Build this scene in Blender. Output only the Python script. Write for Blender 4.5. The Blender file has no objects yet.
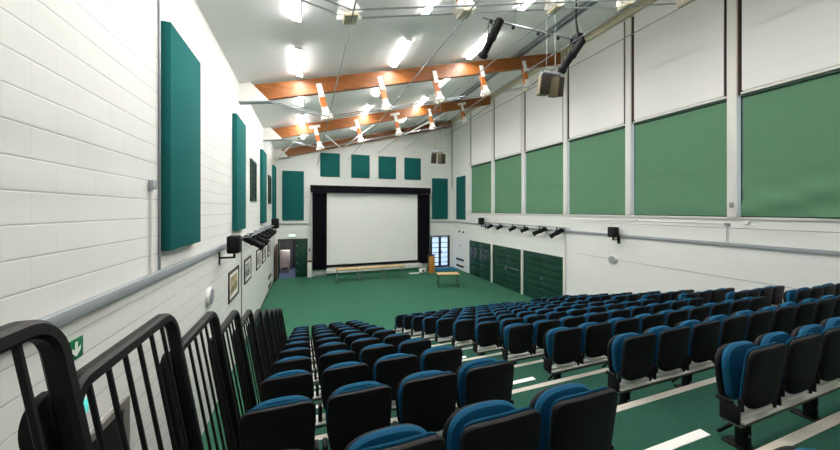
import bpy, bmesh, math, random
from mathutils import Vector, Matrix, Euler
random.seed(7)
SC = bpy.context.scene
COL = SC.collection
PI = math.pi

# ------------------------------------------------------------------ materials
def lin(r, g, b):
    def f(c):
        c /= 255.0
        return c/12.92 if c <= .04045 else ((c+.055)/1.055)**2.4
    return (f(r), f(g), f(b), 1.0)

def new_mat(name, rgb, rough=.6, metal=0.0, spec=.4, noise=None, bump=0.0, bscale=60.0, emit=None, estr=0.0, coat=0.0):
    m = bpy.data.materials.new(name); m.use_nodes = True
    nt = m.node_tree; p = nt.nodes['Principled BSDF']
    c = lin(*rgb)
    p.inputs['Base Color'].default_value = c
    p.inputs['Roughness'].default_value = rough
    p.inputs['Metallic'].default_value = metal
    p.inputs['Specular IOR Level'].default_value = spec
    if coat: p.inputs['Coat Weight'].default_value = coat
    if emit:
        p.inputs['Emission Color'].default_value = lin(*emit)
        p.inputs['Emission Strength'].default_value = estr
    if noise or bump:
        tc = nt.nodes.new('ShaderNodeTexCoord')
        nz = nt.nodes.new('ShaderNodeTexNoise')
        nz.inputs['Scale'].default_value = noise[0] if noise else bscale
        nz.inputs['Detail'].default_value = 4
        nt.links.new(tc.outputs['Object'], nz.inputs['Vector'])
        if noise:
            mx = nt.nodes.new('ShaderNodeMix'); mx.data_type = 'RGBA'
            a = noise[1]
            mx.inputs[6].default_value = tuple(max(0, v*(1-a)) for v in c[:3])+(1,)
            mx.inputs[7].default_value = tuple(min(1, v*(1+a)) for v in c[:3])+(1,)
            nt.links.new(nz.outputs['Fac'], mx.inputs[0])
            nt.links.new(mx.outputs[2], p.inputs['Base Color'])
        if bump:
            n2 = nt.nodes.new('ShaderNodeTexNoise'); n2.inputs['Scale'].default_value = bscale; n2.inputs['Detail'].default_value = 3
            nt.links.new(tc.outputs['Object'], n2.inputs['Vector'])
            b = nt.nodes.new('ShaderNodeBump'); b.inputs['Strength'].default_value = bump; b.inputs['Distance'].default_value = .01
            nt.links.new(n2.outputs['Fac'], b.inputs['Height'])
            nt.links.new(b.outputs['Normal'], p.inputs['Normal'])
    return m

def math_node(nt, op, a, b=None, c=None):
    n = nt.nodes.new('ShaderNodeMath'); n.operation = op
    for i, v in enumerate((a, b, c)):
        if v is None: continue
        if isinstance(v, (int, float)): n.inputs[i].default_value = v
        else: nt.links.new(v, n.inputs[i])
    return n.outputs[0]

def block_mat(name, rgb, axis, hjoint=.56, vjoint=.94, patch=.03, off=.137, course=.225, length=.45):
    """Painted blockwork: strong bed joints, faint perpends, staggered half a block; runs along `axis` ('X' or 'Y')."""
    m = bpy.data.materials.new(name); m.use_nodes = True
    nt = m.node_tree; p = nt.nodes['Principled BSDF']
    tc = nt.nodes.new('ShaderNodeTexCoord'); sp = nt.nodes.new('ShaderNodeSeparateXYZ')
    nt.links.new(tc.outputs['Object'], sp.inputs[0])
    z = math_node(nt, 'DIVIDE', math_node(nt, 'SUBTRACT', sp.outputs['Z'], off), course)
    row = math_node(nt, 'FLOOR', z)
    fz = math_node(nt, 'FRACT', z)
    hdist = math_node(nt, 'MULTIPLY', math_node(nt, 'MINIMUM', fz, math_node(nt, 'SUBTRACT', 1.0, fz)), course)
    u = math_node(nt, 'ADD', math_node(nt, 'DIVIDE', sp.outputs[axis], length), math_node(nt, 'MULTIPLY', row, .5))
    fu = math_node(nt, 'FRACT', u)
    vdist = math_node(nt, 'MULTIPLY', math_node(nt, 'MINIMUM', fu, math_node(nt, 'SUBTRACT', 1.0, fu)), length)
    nz = nt.nodes.new('ShaderNodeTexNoise'); nz.inputs['Scale'].default_value = 1.7; nz.inputs['Detail'].default_value = 3
    nt.links.new(tc.outputs['Object'], nz.inputs['Vector'])
    vary = math_node(nt, 'MULTIPLY', nz.outputs['Fac'], 1.6)
    hm = math_node(nt, 'MULTIPLY', math_node(nt, 'LESS_THAN', hdist, .0042), math_node(nt, 'MINIMUM', vary, 1.0))
    vm = math_node(nt, 'LESS_THAN', vdist, .004)
    # per block tint
    wn = nt.nodes.new('ShaderNodeTexWhiteNoise'); wn.noise_dimensions = '2D'
    cb = nt.nodes.new('ShaderNodeCombineXYZ')
    nt.links.new(math_node(nt, 'FLOOR', u), cb.inputs[0]); nt.links.new(row, cb.inputs[1])
    nt.links.new(cb.outputs[0], wn.inputs['Vector'])
    tint = math_node(nt, 'ADD', 1.0-patch/2, math_node(nt, 'MULTIPLY', wn.outputs['Value'], patch))
    k = math_node(nt, 'MULTIPLY', tint, math_node(nt, 'SUBTRACT', 1.0, math_node(nt, 'MULTIPLY', hm, 1-hjoint)))
    k = math_node(nt, 'MULTIPLY', k, math_node(nt, 'SUBTRACT', 1.0, math_node(nt, 'MULTIPLY', vm, 1-vjoint)))
    vmul = nt.nodes.new('ShaderNodeVectorMath'); vmul.operation = 'SCALE'
    vmul.inputs[0].default_value = lin(*rgb)[:3]
    nt.links.new(k, vmul.inputs['Scale'])
    nt.links.new(vmul.outputs[0], p.inputs['Base Color'])
    p.inputs['Roughness'].default_value = .55
    p.inputs['Specular IOR Level'].default_value = .35
    n2 = nt.nodes.new('ShaderNodeTexNoise'); n2.inputs['Scale'].default_value = 90; nt.links.new(tc.outputs['Object'], n2.inputs['Vector'])
    hgt = math_node(nt, 'ADD', math_node(nt, 'MULTIPLY', n2.outputs['Fac'], .15), math_node(nt, 'MINIMUM', math_node(nt, 'DIVIDE', hdist, .01), 1.0))
    b = nt.nodes.new('ShaderNodeBump'); b.inputs['Strength'].default_value = .25; b.inputs['Distance'].default_value = .01
    nt.links.new(hgt, b.inputs['Height']); nt.links.new(b.outputs['Normal'], p.inputs['Normal'])
    return m

def wood_mat(name, ca, cb_, axis='X'):
    m = bpy.data.materials.new(name); m.use_nodes = True
    nt = m.node_tree; p = nt.nodes['Principled BSDF']
    tc = nt.nodes.new('ShaderNodeTexCoord'); mp = nt.nodes.new('ShaderNodeMapping')
    mp.inputs['Scale'].default_value = {'X': (.7, 9, 9), 'Y': (9, .7, 9), 'Z': (9, 9, .7)}[axis]
    nt.links.new(tc.outputs['Object'], mp.inputs[0])
    nz = nt.nodes.new('ShaderNodeTexNoise'); nz.inputs['Scale'].default_value = 2.2; nz.inputs['Detail'].default_value = 6; nz.inputs['Roughness'].default_value = .65
    nt.links.new(mp.outputs[0], nz.inputs['Vector'])
    cr = nt.nodes.new('ShaderNodeValToRGB')
    cr.color_ramp.elements[0].position = .3; cr.color_ramp.elements[0].color = lin(*ca)
    cr.color_ramp.elements[1].position = .72; cr.color_ramp.elements[1].color = lin(*cb_)
    nt.links.new(nz.outputs['Fac'], cr.inputs[0]); nt.links.new(cr.outputs[0], p.inputs['Base Color'])
    p.inputs['Roughness'].default_value = .45
    return m

def board_mat(name, rgb, pitch=.3, dark=.9):
    """white boarding with fine horizontal joints"""
    m = bpy.data.materials.new(name); m.use_nodes = True
    nt = m.node_tree; p = nt.nodes['Principled BSDF']
    tc = nt.nodes.new('ShaderNodeTexCoord'); sp = nt.nodes.new('ShaderNodeSeparateXYZ')
    nt.links.new(tc.outputs['Object'], sp.inputs[0])
    f = math_node(nt, 'FRACT', math_node(nt, 'DIVIDE', sp.outputs['Z'], pitch))
    k = math_node(nt, 'SUBTRACT', 1.0, math_node(nt, 'MULTIPLY', math_node(nt, 'LESS_THAN', f, .035), 1-dark))
    s = nt.nodes.new('ShaderNodeVectorMath'); s.operation = 'SCALE'; s.inputs[0].default_value = lin(*rgb)[:3]
    nt.links.new(k, s.inputs['Scale']); nt.links.new(s.outputs[0], p.inputs['Base Color'])
    p.inputs['Roughness'].default_value = .6
    return m

M = {}
WALLC = (238, 239, 235)
M['wall_y'] = block_mat('painted_blockwork_side', (229, 229, 224), 'Y')
M['wall_yr'] = block_mat('painted_blockwork_side_smooth', WALLC, 'Y', hjoint=.9, vjoint=.975, patch=.012)
M['wall_x'] = block_mat('painted_blockwork_end', WALLC, 'X', hjoint=.86, vjoint=.96, patch=.02)
M['ceiling'] = new_mat('ceiling_paint', (246, 246, 246), .8)
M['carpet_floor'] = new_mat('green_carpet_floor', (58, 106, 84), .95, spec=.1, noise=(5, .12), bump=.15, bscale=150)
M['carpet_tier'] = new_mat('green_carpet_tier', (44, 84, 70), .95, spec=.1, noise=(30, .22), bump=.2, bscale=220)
M['seat_blue'] = new_mat('blue_upholstery', (14, 84, 118), .85, spec=.25, noise=(70, .15), bump=.12, bscale=300)
M['seat_black'] = new_mat('black_seat_plastic', (17, 15, 19), .6, spec=.28, bump=.06, bscale=250)
M['black_metal'] = new_mat('black_painted_metal', (14, 13, 14), .5, spec=.3)
M['black'] = new_mat('matt_black', (12, 12, 14), .65, spec=.25)
M['alu'] = new_mat('aluminium_nosing', (206, 199, 186), .5, metal=.25, noise=(14, .08))
M['alu_grey'] = new_mat('grey_steel_beam', (150, 145, 138), .45, metal=.5)
M['white_cap'] = new_mat('white_capping', (246, 244, 239), .5)
M['galv'] = new_mat('galvanised_steel', (150, 155, 160), .4, metal=.6)
M['trunk'] = new_mat('grey_trunking', (160, 166, 170), .45, metal=.2)
M['white_paint'] = new_mat('white_gloss_paint', (236, 234, 228), .4)
M['white_steel'] = new_mat('white_painted_steel', (238, 236, 230), .4)
M['cream'] = new_mat('cream_paint', (214, 204, 178), .5)
M['glulam'] = wood_mat('glued_timber', (106, 58, 16), (166, 98, 38), 'X')
M['post_timber'] = wood_mat('post_timber', (166, 84, 24), (206, 122, 50), 'Z')
M['pine'] = wood_mat('pale_beech', (206, 168, 104), (226, 194, 136), 'X')
M['oak'] = wood_mat('golden_oak', (176, 112, 40), (206, 146, 66), 'Z')
M['mullion'] = new_mat('brown_mullion', (92, 58, 36), .5)
M['dark_frame'] = new_mat('dark_frame_paint', (22, 26, 34), .7)
M['teal'] = new_mat('teal_fabric', (32, 100, 98), .95, spec=.1, noise=(40, .07), bump=.08, bscale=300)
M['blind'] = new_mat('green_blind_fabric', (100, 142, 112), .8, spec=.2, noise=(3, .05))
M['blind_dark'] = new_mat('dark_green_cassette', (22, 58, 42), .5)
M['door_green'] = new_mat('dark_green_door', (18, 62, 48), .45, noise=(3, .12))
M['curtain'] = new_mat('black_drape', (24, 21, 30), .9, spec=.15)
M['screen'] = new_mat('projection_screen', (246, 246, 243), .8)
M['navy'] = new_mat('navy_door_frame', (28, 36, 52), .4)
M['corridor_floor'] = new_mat('blue_grey_carpet', (78, 92, 124), .9)
M['corridor_wall'] = new_mat('corridor_wall', (84, 83, 88), .8)
M['corridor_dark'] = new_mat('corridor_dark', (40, 40, 46), .7)
M['notice_pink'] = new_mat('pale_notice', (232, 214, 208), .7)
M['sign_green'] = new_mat('sign_green', (12, 110, 66), .4)
M['sign_white'] = new_mat('sign_white', (236, 244, 236), .4)
M['sign_lit'] = new_mat('lit_sign', (220, 255, 240), .4, emit=(200, 255, 235), estr=.6)
M['cyan_lit'] = new_mat('cyan_lit_sign', (90, 220, 215), .4, emit=(110, 235, 230), estr=.25)
M['tube'] = new_mat('lit_tube', (255, 255, 255), .4, emit=(253, 250, 248), estr=50)
M['mat_blue'] = new_mat('blue_entrance_mat', (20, 104, 132), .95, noise=(60, .15))
M['lens'] = new_mat('lamp_lens', (70, 72, 80), .15, spec=.8)
M['spk'] = new_mat('brown_black_speaker', (46, 40, 30), .6)
M['spk_side'] = new_mat('olive_speaker_side', (128, 116, 88), .6)
M['grille'] = new_mat('speaker_grille', (30, 29, 30), .8, bump=.2, bscale=400)
M['pic_frame'] = new_mat('picture_frame_dark', (62, 54, 44), .5)
M['ext'] = new_mat('exterior_paving', (205, 210, 220), .9)

def glass_mat():
    m = bpy.data.materials.new('clear_glass'); m.use_nodes = True
    nt = m.node_tree; nt.nodes.clear()
    o = nt.nodes.new('ShaderNodeOutputMaterial')
    t = nt.nodes.new('ShaderNodeBsdfTransparent'); t.inputs[0].default_value = (.9, .95, 1, 1)
    g = nt.nodes.new('ShaderNodeBsdfGlossy'); g.inputs['Roughness'].default_value = .05
    mx = nt.nodes.new('ShaderNodeMixShader'); mx.inputs[0].default_value = .08
    nt.links.new(t.outputs[0], mx.inputs[1]); nt.links.new(g.outputs[0], mx.inputs[2]); nt.links.new(mx.outputs[0], o.inputs[0])
    return m
M['glass'] = glass_mat()

def art_mat(i, a, b):
    m = bpy.data.materials.new('picture_print'); m.use_nodes = True
    nt = m.node_tree; p = nt.nodes['Principled BSDF']
    tc = nt.nodes.new('ShaderNodeTexCoord')
    nz = nt.nodes.new('ShaderNodeTexNoise'); nz.inputs['Scale'].default_value = 6; nz.noise_dimensions = '4D'; nz.inputs['W'].default_value = i*3.1
    nt.links.new(tc.outputs['Object'], nz.inputs['Vector'])
    cr = nt.nodes.new('ShaderNodeValToRGB'); cr.color_ramp.elements[0].color = lin(*a); cr.color_ramp.elements[1].color = lin(*b)
    cr.color_ramp.elements[0].position = .38; cr.color_ramp.elements[1].position = .6
    nt.links.new(nz.outputs['Fac'], cr.inputs[0]); nt.links.new(cr.outputs[0], p.inputs['Base Color'])
    p.inputs['Roughness'].default_value = .35
    return m

# ------------------------------------------------------------------ mesh helpers
class MB:
    def __init__(s): s.v = []; s.f = []
    def add(s, vs, fs):
        o = len(s.v); s.v += [tuple(v) for v in vs]; s.f += [tuple(i+o for i in f) for f in fs]; return s
    def box(s, x0, x1, y0, y1, z0, z1, bevel=0.0, mat=None):
        if bevel:
            bm = bmesh.new()
            bmesh.ops.create_cube(bm, size=1)
            for v in bm.verts:
                v.co = Vector(((x0+x1)/2+v.co.x*(x1-x0), (y0+y1)/2+v.co.y*(y1-y0), (z0+z1)/2+v.co.z*(z1-z0)))
            bmesh.ops.bevel(bm, geom=bm.edges[:], offset=bevel, segments=2, affect='EDGES', profile=.5)
            bm.verts.index_update()
            vs = [mat @ v.co if mat else v.co.copy() for v in bm.verts]; fs = [[v.index for v in f.verts] for f in bm.faces]
            bm.free(); return s.add(vs, fs)
        vs = [Vector((x, y, z)) for z in (z0, z1) for y in (y0, y1) for x in (x0, x1)]
        if mat: vs = [mat @ v for v in vs]
        return s.add(vs, [(0, 2, 3, 1), (4, 5, 7, 6), (0, 1, 5, 4), (2, 6, 7, 3), (0, 4, 6, 2), (1, 3, 7, 5)])
    def prism(s, pts, axis, a0, a1):
        """extrude a polygon (list of 2D points) along axis ('X','Y','Z') from a0 to a1"""
        n = len(pts)
        def mk(p, a):
            return {'X': (a, p[0], p[1]), 'Y': (p[0], a, p[1]), 'Z': (p[0], p[1], a)}[axis]
        vs = [mk(p, a0) for p in pts]+[mk(p, a1) for p in pts]
        fs = [tuple(range(n)), tuple(range(2*n-1, n-1, -1))]+[(i, i+n, (i+1) % n+n, (i+1) % n) for i in range(n)]
        return s.add(vs, fs)
    def tube(s, pts, r, n=8, r2=None):
        pts = [Vector(p) for p in pts]; rings = []
        for i, p in enumerate(pts):
            t = (pts[min(i+1, len(pts)-1)]-pts[max(i-1, 0)]).normalized()
            u = t.cross(Vector((0, 0, 1)))
            if u.length < 1e-3: u = t.cross(Vector((0, 1, 0)))
            u.normalize(); w = t.cross(u)
            rr = r if r2 is None else r+(r2-r)*i/(len(pts)-1)
            rings.append([p+(u*math.cos(2*PI*k/n)+w*math.sin(2*PI*k/n))*rr for k in range(n)])
        vs = [v for g in rings for v in g]; fs = []
        for i in range(len(pts)-1):
            for k in range(n):
                a = i*n+k; b = i*n+(k+1) % n
                fs.append((a, b, b+n, a+n))
        fs += [tuple(range(n-1, -1, -1)), tuple(range((len(pts)-1)*n, len(pts)*n))]
        return s.add(vs, fs)
    def lathe(s, prof, mat, n=20):
        """profile of (radius, height) about local Z, placed by mat"""
        vs = []; fs = []
        for r, h in prof:
            for k in range(n): vs.append(mat @ Vector((r*math.cos(2*PI*k/n), r*math.sin(2*PI*k/n), h)))
        for i in range(len(prof)-1):
            for k in range(n):
                a = i*n+k; b = i*n+(k+1) % n
                fs.append((a, b, b+n, a+n))
        fs += [tuple(range(n-1, -1, -1)), tuple(range((len(prof)-1)*n, len(prof)*n))]
        return s.add(vs, fs)
    def mesh(s, name, mat, smooth=True):
        me = bpy.data.meshes.new(name); me.from_pydata([tuple(v) for v in s.v], [], s.f)
        me.materials.append(mat)
        bm = bmesh.new(); bm.from_mesh(me); bmesh.ops.recalc_face_normals(bm, faces=bm.faces[:]); bm.to_mesh(me); bm.free()
        if smooth:
            me.polygons.foreach_set('use_smooth', [True]*len(me.polygons)); me.set_sharp_from_angle(angle=math.radians(35))
        return me
    def build(s, name, mat, parent=None, smooth=True):
        return link(name, s.mesh(name, mat, smooth), parent)

def link(name, me, parent=None):
    o = bpy.data.objects.new(name, me); COL.objects.link(o)
    if parent: o.parent = parent
    return o
def thing(name, label, cat, loc=(0, 0, 0), rot=(0, 0, 0), group=None):
    o = bpy.data.objects.new(name, None); COL.objects.link(o)
    o.empty_display_size = .1
    o.location = loc; o.rotation_euler = rot
    o['label'] = label; o['category'] = cat
    if group: o['group'] = group
    return o
def tag(o, label, cat, group=None):
    o['label'] = label; o['category'] = cat
    if group: o['group'] = group
    return o
def struct(o, label=None, cat=None):
    o['kind'] = 'structure'
    if label: o['label'] = label; o['category'] = cat
    return o
def copy_thing(root, loc, rot=None, label=None):
    r = root.copy(); COL.objects.link(r); r.location = loc
    if rot is not None: r.rotation_euler = rot
    if label: r['label'] = label
    for ch in list(root.children):
        c = ch.copy(); COL.objects.link(c); c.parent = r
        for g in list(ch.children):
            d = g.copy(); COL.objects.link(d); d.parent = c
    return r
ORD = ['first', 'second', 'third', 'fourth', 'fifth', 'sixth', 'seventh', 'eighth', 'ninth', 'tenth', 'eleventh', 'twelfth', 'thirteenth']

# ------------------------------------------------------------------ dimensions (metres; X across, Y to the stage, Z up)
XL, XR, YB, YR = -1.78, 9.77, 20.2, -4.0
EYE = 4.06
def roof(x): return 8.06+.255*x
COLY = [1.94+2.6*i for i in range(7)]           # column lines of the window wall: 1.94 ... 17.54
SILL, HEAD = 3.89, 6.80

# ------------------------------------------------------------------ room shell
struct(MB().box(XL-.3, XR+.3, YR-.3, YB, -.1, 0).build('floor', M['carpet_floor'], smooth=False))
struct(MB().prism([(XL-.3, roof(XL-.3)), (XR+.3, roof(XR+.3)), (XR+.3, roof(XR+.3)+.15), (XL-.3, roof(XL-.3)+.15)], 'Y', YR-.3, YB+.3).build('ceiling', M['ceiling'], smooth=False))
struct(MB().box(XL-.3, XL, YR, YB, 0, roof(XL)-.001).build('wall_left', M['wall_y'], smooth=False))
# wall_back with two openings
def gable(mb, x0, x1, y0, y1, z0):
    mb.prism([(x0, z0), (x1, z0), (x1, roof(x1)-.001), (x0, roof(x0)-.001)], 'Y', y0, y1)
DA0, DA1, DAH = -1.62, .08, 2.33
DB0, DB1, DBH = 8.07, 9.58, 2.26
w = MB()
gable(w, XL-.3, DA0, YB, YB+.25, 0); gable(w, DA0, DA1, YB, YB+.25, DAH); gable(w, DA1, DB0, YB, YB+.25, 0)
gable(w, DB0, DB1, YB, YB+.25, DBH); gable(w, DB1, XR+.3, YB, YB+.25, 0)
struct(w.build('wall_back', M['wall_x'], smooth=False))
w = MB(); gable(w, XL-.3, XR+.3, YR-.25, YR, 0)
struct(w.build('wall_rear', M['wall_x'], smooth=False))
# wall_right with window openings
w = MB()
w.box(XR, XR+.3, YR, YB, 0, SILL)
w.box(XR, XR+.3, YR, YB, HEAD, roof(XR)-.001)
w.box(XR, XR+.3, YR, COLY[0]+.12, SILL, HEAD)
for i in range(1, 7):
    w.box(XR, XR+.3, COLY[i]-.12, (COLY[i]+.12) if i < 6 else YB, SILL, HEAD)
struct(w.build('wall_right', M['wall_yr'], smooth=False))

# sill and edge strips
s = MB().box(XR-.05, XR+.02, COLY[0], COLY[6]+.12, SILL-.05, SILL, bevel=.006)
struct(s.build('trim_1', M['white_paint']))
s = MB().box(XR-.16, XR, YR, YB, roof(XR)-.30, roof(XR)-.06, bevel=.01)
struct(s.build('trim_2', M['cream']))
for n, (x0, x1) in enumerate(((XL, DA0), (DA1, .45), )):
    pass
struct(MB().box(XL, XL+.015, 9.8, YB, 0, .09).build('baseboard_left', M['door_green']))

# windows (glass panes with glazing bars) behind the blinds
for i in range(6):
    y0, y1 = COLY[i]+.12, COLY[i+1]-.12
    f = MB()
    for (a, b, c, d) in ((y0, y1, SILL, SILL+.06), (y0, y1, HEAD-.06, HEAD), (y0, y0+.04, SILL, HEAD), (y1-.025, y1, SILL, HEAD)):
        f.box(XR+.03, XR+.09, a, b, c, d)
    for k in range(1, 7):
        z = SILL+k*(HEAD-SILL)/7
        f.box(XR+.035, XR+.08, y0, y1, z-.02, z+.02)
    wf = struct(f.build('window_%d' % (i+1), M['navy'], smooth=False))
    MB().box(XR+.055, XR+.065, y0+.02, y1-.01, SILL+.03, HEAD-.03).build('window_pane', M['glass'], wf, smooth=False)

# columns of the window wall, with brown mullion strips beside them
for i in range(0, 7):
    y = COLY[i]
    zt = roof(XR-.2)-.28
    c = struct(MB().box(XR-.09, XR, y-.095, y+.095, SILL, zt, bevel=.008).build('column', M['white_paint']))
    for sgn in (-1, 1):
        if i == 6 and sgn > 0: continue
        a, b = sorted((y+sgn*.098, y+sgn*.125)); MB().box(XR-.05, XR-.001, a, b, HEAD+.02, zt-.02).build('mullion', M['mullion'], c)
        a, b = sorted((y+sgn*.126, y+sgn*.170)); MB().box(XR-.03, XR-.001, a, b, HEAD+.02, zt-.02).build('frame_strip', M['dark_frame'], c)  # dark window frame strip beside the brown mullion

ordn = ['first', 'second', 'third', 'fourth', 'fifth', 'sixth']
def bayname(i):     # i = 5 is the bay nearest the screen
    return ordn[5-i]
M['bay_board'] = board_mat('white_boarding', (246, 245, 242), .33, .93)
for i in range(6):
    y0, y1 = COLY[i]+.172, COLY[i+1]-.172
    o = MB().box(XR-.05, XR-.001, y0, y1, HEAD+.10, roof(XR)-.31).build('wall_panel', M['bay_board'], smooth=False)
    tag(o, 'tall white boarded panel above the %s green blind counted from the screen end' % bayname(i), 'panel', 'white panels above the blinds')
    # roller blind
    t = thing('roller_blind', 'wide green roller blind, %s along the window wall from the screen end' % bayname(i), 'blind', (XR-.03, (COLY[i]+COLY[i+1])/2, SILL), group='green roller blinds')
    hw0, hw1 = -(1.3-.125), 1.3-.185
    # cloth
    ny, nz = (64, 44) if i == 0 else (40, 14); vs = []; fs = []; H = HEAD-SILL-.07
    for side in (0, 1):
        for b in range(nz+1):
            for a in range(ny+1):
                yy = hw0+(hw1-hw0)*a/ny; zz = .025+(H-.025)*b/nz
                fall = max(0, 1-b/nz*2.2)
                amp = (.034 if i == 0 else .007)*fall+.0015
                d = amp*(math.sin(yy*2.6+i*1.7+zz*9)+.5*math.sin(yy*6-zz*12+i))-amp*1.5
                vs.append((d+(0 if side == 0 else .006)+.0, yy, zz))
    W_ = ny+1; L_ = W_*(nz+1)
    for b in range(nz):
        for a in range(ny):
            q = b*W_+a
            fs += [(q, q+1, q+1+W_, q+W_), (L_+q, L_+q+W_, L_+q+W_+1, L_+q+1)]
    edge = [a for a in range(W_)]+[b*W_+ny for b in range(1, nz+1)]+[nz*W_+a for a in range(ny-1, -1, -1)]+[b*W_ for b in range(nz-1, 0, -1)]
    for k in range(len(edge)):
        p, q = edge[k], edge[(k+1) % len(edge)]; fs.append((p, p+L_, q+L_, q))
    MB().add(vs, fs).build('blind_cloth', M['blind'], t)
    MB().box(-.055, .025, hw0-.01, hw1+.01, H, H+.075, bevel=.02).build('cassette', M['blind_dark'], t)
    MB().box(-.06, .028, hw0-.02, hw1+.02, H+.078, H+.125, bevel=.006).build('cassette_cover', M['white_steel'], t)
    MB().box(-.02, .02, hw0, hw1, .004, .028, bevel=.005).build('bottom_bar', M['blind_dark'], t)

# ------------------------------------------------------------------ doors
# folding doors in the window wall
for n, (y0, y1) in enumerate(((9.88, 12.33), (12.53, 14.95), (15.15, 17.6))):
    d = MB()
    d.box(XR-.05, XR-.001, y0, y1, 2.06, 2.14); d.box(XR-.05, XR-.001, y0, y0+.05, 0, 2.06); d.box(XR-.05, XR-.001, y1-.05, y1, 0, 2.06)
    dr = struct(d.build('door_%d' % (n+3), M['door_green'], smooth=False))
    ym = (y0+y1)/2
    for a, b in ((y0+.055, ym-.006), (ym+.006, y1-.055)):
        lf = MB()
        for k in range(7):
            lf.box(XR-.036, XR-.002, a, b, .012+k*.292, .012+k*.292+.277, bevel=.006)
        lf.box(XR-.02, XR-.003, a, b, .012, 2.055)
        l = lf.build('door_leaf', M['door_green'], dr)
        if n == 2:
            for q in range(2):
                for r in range(2):
                    yy = a+(b-a)*(.22+.40*q); zz = 1.15+.34*r
                    MB().box(XR-.041, XR-.0365, yy, yy+.3, zz, zz+.24, bevel=.002).build('door_pane', M['lens'], l)
    if n < 2:
        MB().box(XR-.075, XR-.045, ym+.02, ym+.05, .95, 1.12, bevel=.005).box(XR-.075, XR-.045, ym-.05, ym-.02, .95, 1.12, bevel=.005).build('door_handle', M['galv'], dr)
    if n == 1:
        MB().box(XR-.07, XR-.045, y0+.15, ym-.15, 1.10, 1.13, bevel=.005).build('push_bar', M['galv'], dr)
for n, y in enumerate((12.43, 15.05, 9.80)):
    struct(MB().box(XR-.09, XR, y-.045, y+.045, 0, 2.2 if n < 2 else 3.2, bevel=.005).build('trim_%d' % (n+3), M['white_paint']))

# door by the stage at the left: frame, open leaf, closed leaf, corridor behind
d = MB()
d.box(DA0, DA0+.06, YB-.02, YB+.22, 0, DAH); d.box(DA1-.06, DA1, YB-.02, YB+.22, 0, DAH); d.box(DA0+.06, DA1-.06, YB-.02, YB+.22, DAH-.07, DAH)
dr = struct(d.build('door_1', M['door_green'], smooth=False))
lf = MB().box(-.66, .015, YB+.02, YB+.065, .01, DAH-.08, bevel=.004).build('closed_leaf', M['door_green'], dr)
for k in range(4):
    MB().box(-.61, -.55, YB+.010, YB+.02, .32+k*.52, .38+k*.52, bevel=.003).build('stud_plate', M['galv'], lf)
MB().box(DA0-.06, DA0-.012, YB-.80, YB-.03, .01, DAH-.25, bevel=.004).build('open_leaf', M['mullion'], dr)
struct(MB().box(-1.70, .5, YB, YB+3.2, -.1, 0).build('floor_corridor', M['corridor_floor'], smooth=False))
c = MB().box(-1.85, -1.70, YB+.25, YB+3.2, 0, 2.5).box(.5, .65, YB+.25, YB+3.2, 0, 2.5).box(-1.85, .65, YB+3.2, YB+3.3, 0, 2.5).box(-1.85, .65, YB+.25, YB+3.3, 2.5, 2.6)
struct(c.build('wall_corridor', M['corridor_wall'], smooth=False))
struct(MB().box(-.95, -.15, YB+3.14, YB+3.198, .15, 2.3).build('door_6', M['corridor_dark'], smooth=False))
tag(MB().box(-1.62, -1.0, YB+2.0, YB+2.4, .0, .02).box(-1.64, -1.05, YB+1.7, YB+2.1, .35, 1.45, bevel=.01).box(-1.60, -1.56, YB+1.74, YB+2.06, .02, .36).box(-1.13, -1.09, YB+1.74, YB+2.06, .02, .36).build('display_cabinet', M['notice_pink']),
    'pale pinkish cabinet standing in the corridor seen through the open stage-side door', 'cabinet')

t = thing('added_corridor_lamp', 'added round ceiling lamp brightening the corridor beyond the open doorway', 'ceiling lamp', (-.9, YB+1.6, 2.5))  # lamp added to lift the dark corridor
MB().lathe([(.20, -.03), (.22, 0)], Matrix(), 20).build('base', M['white_steel'], t)
MB().lathe([(.05, -.085), (.15, -.07), (.19, -.031)], Matrix(), 20).build('diffuser', M['tube'], t)

# dark exit door in the side wall under the exit sign
d = MB()
d.box(XL+.001, XL+.035, 2.80, 2.90, 0, 2.12); d.box(XL+.001, XL+.035, 4.0, 4.11, 0, 2.12); d.box(XL+.001, XL+.035, 2.90, 4.0, 2.05, 2.12)
dr = struct(d.build('door_7', M['alu_grey'], smooth=False))
MB().box(XL+.002, XL+.022, 2.91, 3.99, .01, 2.045, bevel=.003).build('door_leaf', M['black'], dr)
MB().box(XL+.022, XL+.09, 3.0, 3.9, 1.0, 1.05, bevel=.01).build('push_bar', M['galv'], dr)

# glazed door
d = MB()
d.box(DB0, DB0+.07, YB, YB+.1, 0, DBH); d.box(DB1-.07, DB1, YB, YB+.1, 0, DBH); d.box(DB0, DB1, YB, YB+.1, DBH-.10, DBH)
dr = struct(d.build('door_2', M['navy'], smooth=False))
xm = (DB0+DB1)/2
for a, b in ((DB0+.075, xm-.005), (xm+.005, DB1-.075)):
    l = MB()
    l.box(a, a+.085, YB+.03, YB+.08, .01, DBH-.11); l.box(b-.085, b, YB+.03, YB+.08, .01, DBH-.11)
    for k in range(7):
        z = .01+k*(DBH-.19)/6
        hh = .14 if k == 0 else .035
        l.box(a+.085, b-.085, YB+.03, YB+.08, z, z+hh)
    lo = l.build('door_leaf', M['navy'], dr, smooth=False)
    MB().box(a+.08, b-.08, YB+.05, YB+.056, .1, DBH-.13).build('door_pane', M['glass'], lo, smooth=False)
MB().box(xm-.12, xm+.12, YB-.02, YB+.03, 1.0, 1.22, bevel=.02).build('door_handle', M['black_metal'], dr)
struct(MB().box(-6, 26, YB+.3, YB+30, -.15, -.05).build('ground_outside', M['ext'], smooth=False))
tag(MB().box(8.1, 9.75, 18.95, 20.1, .001, .014, bevel=.004).build('entrance_mat', M['mat_blue']), 'bright blue mat on the floor before the glazed door', 'mat')

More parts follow.
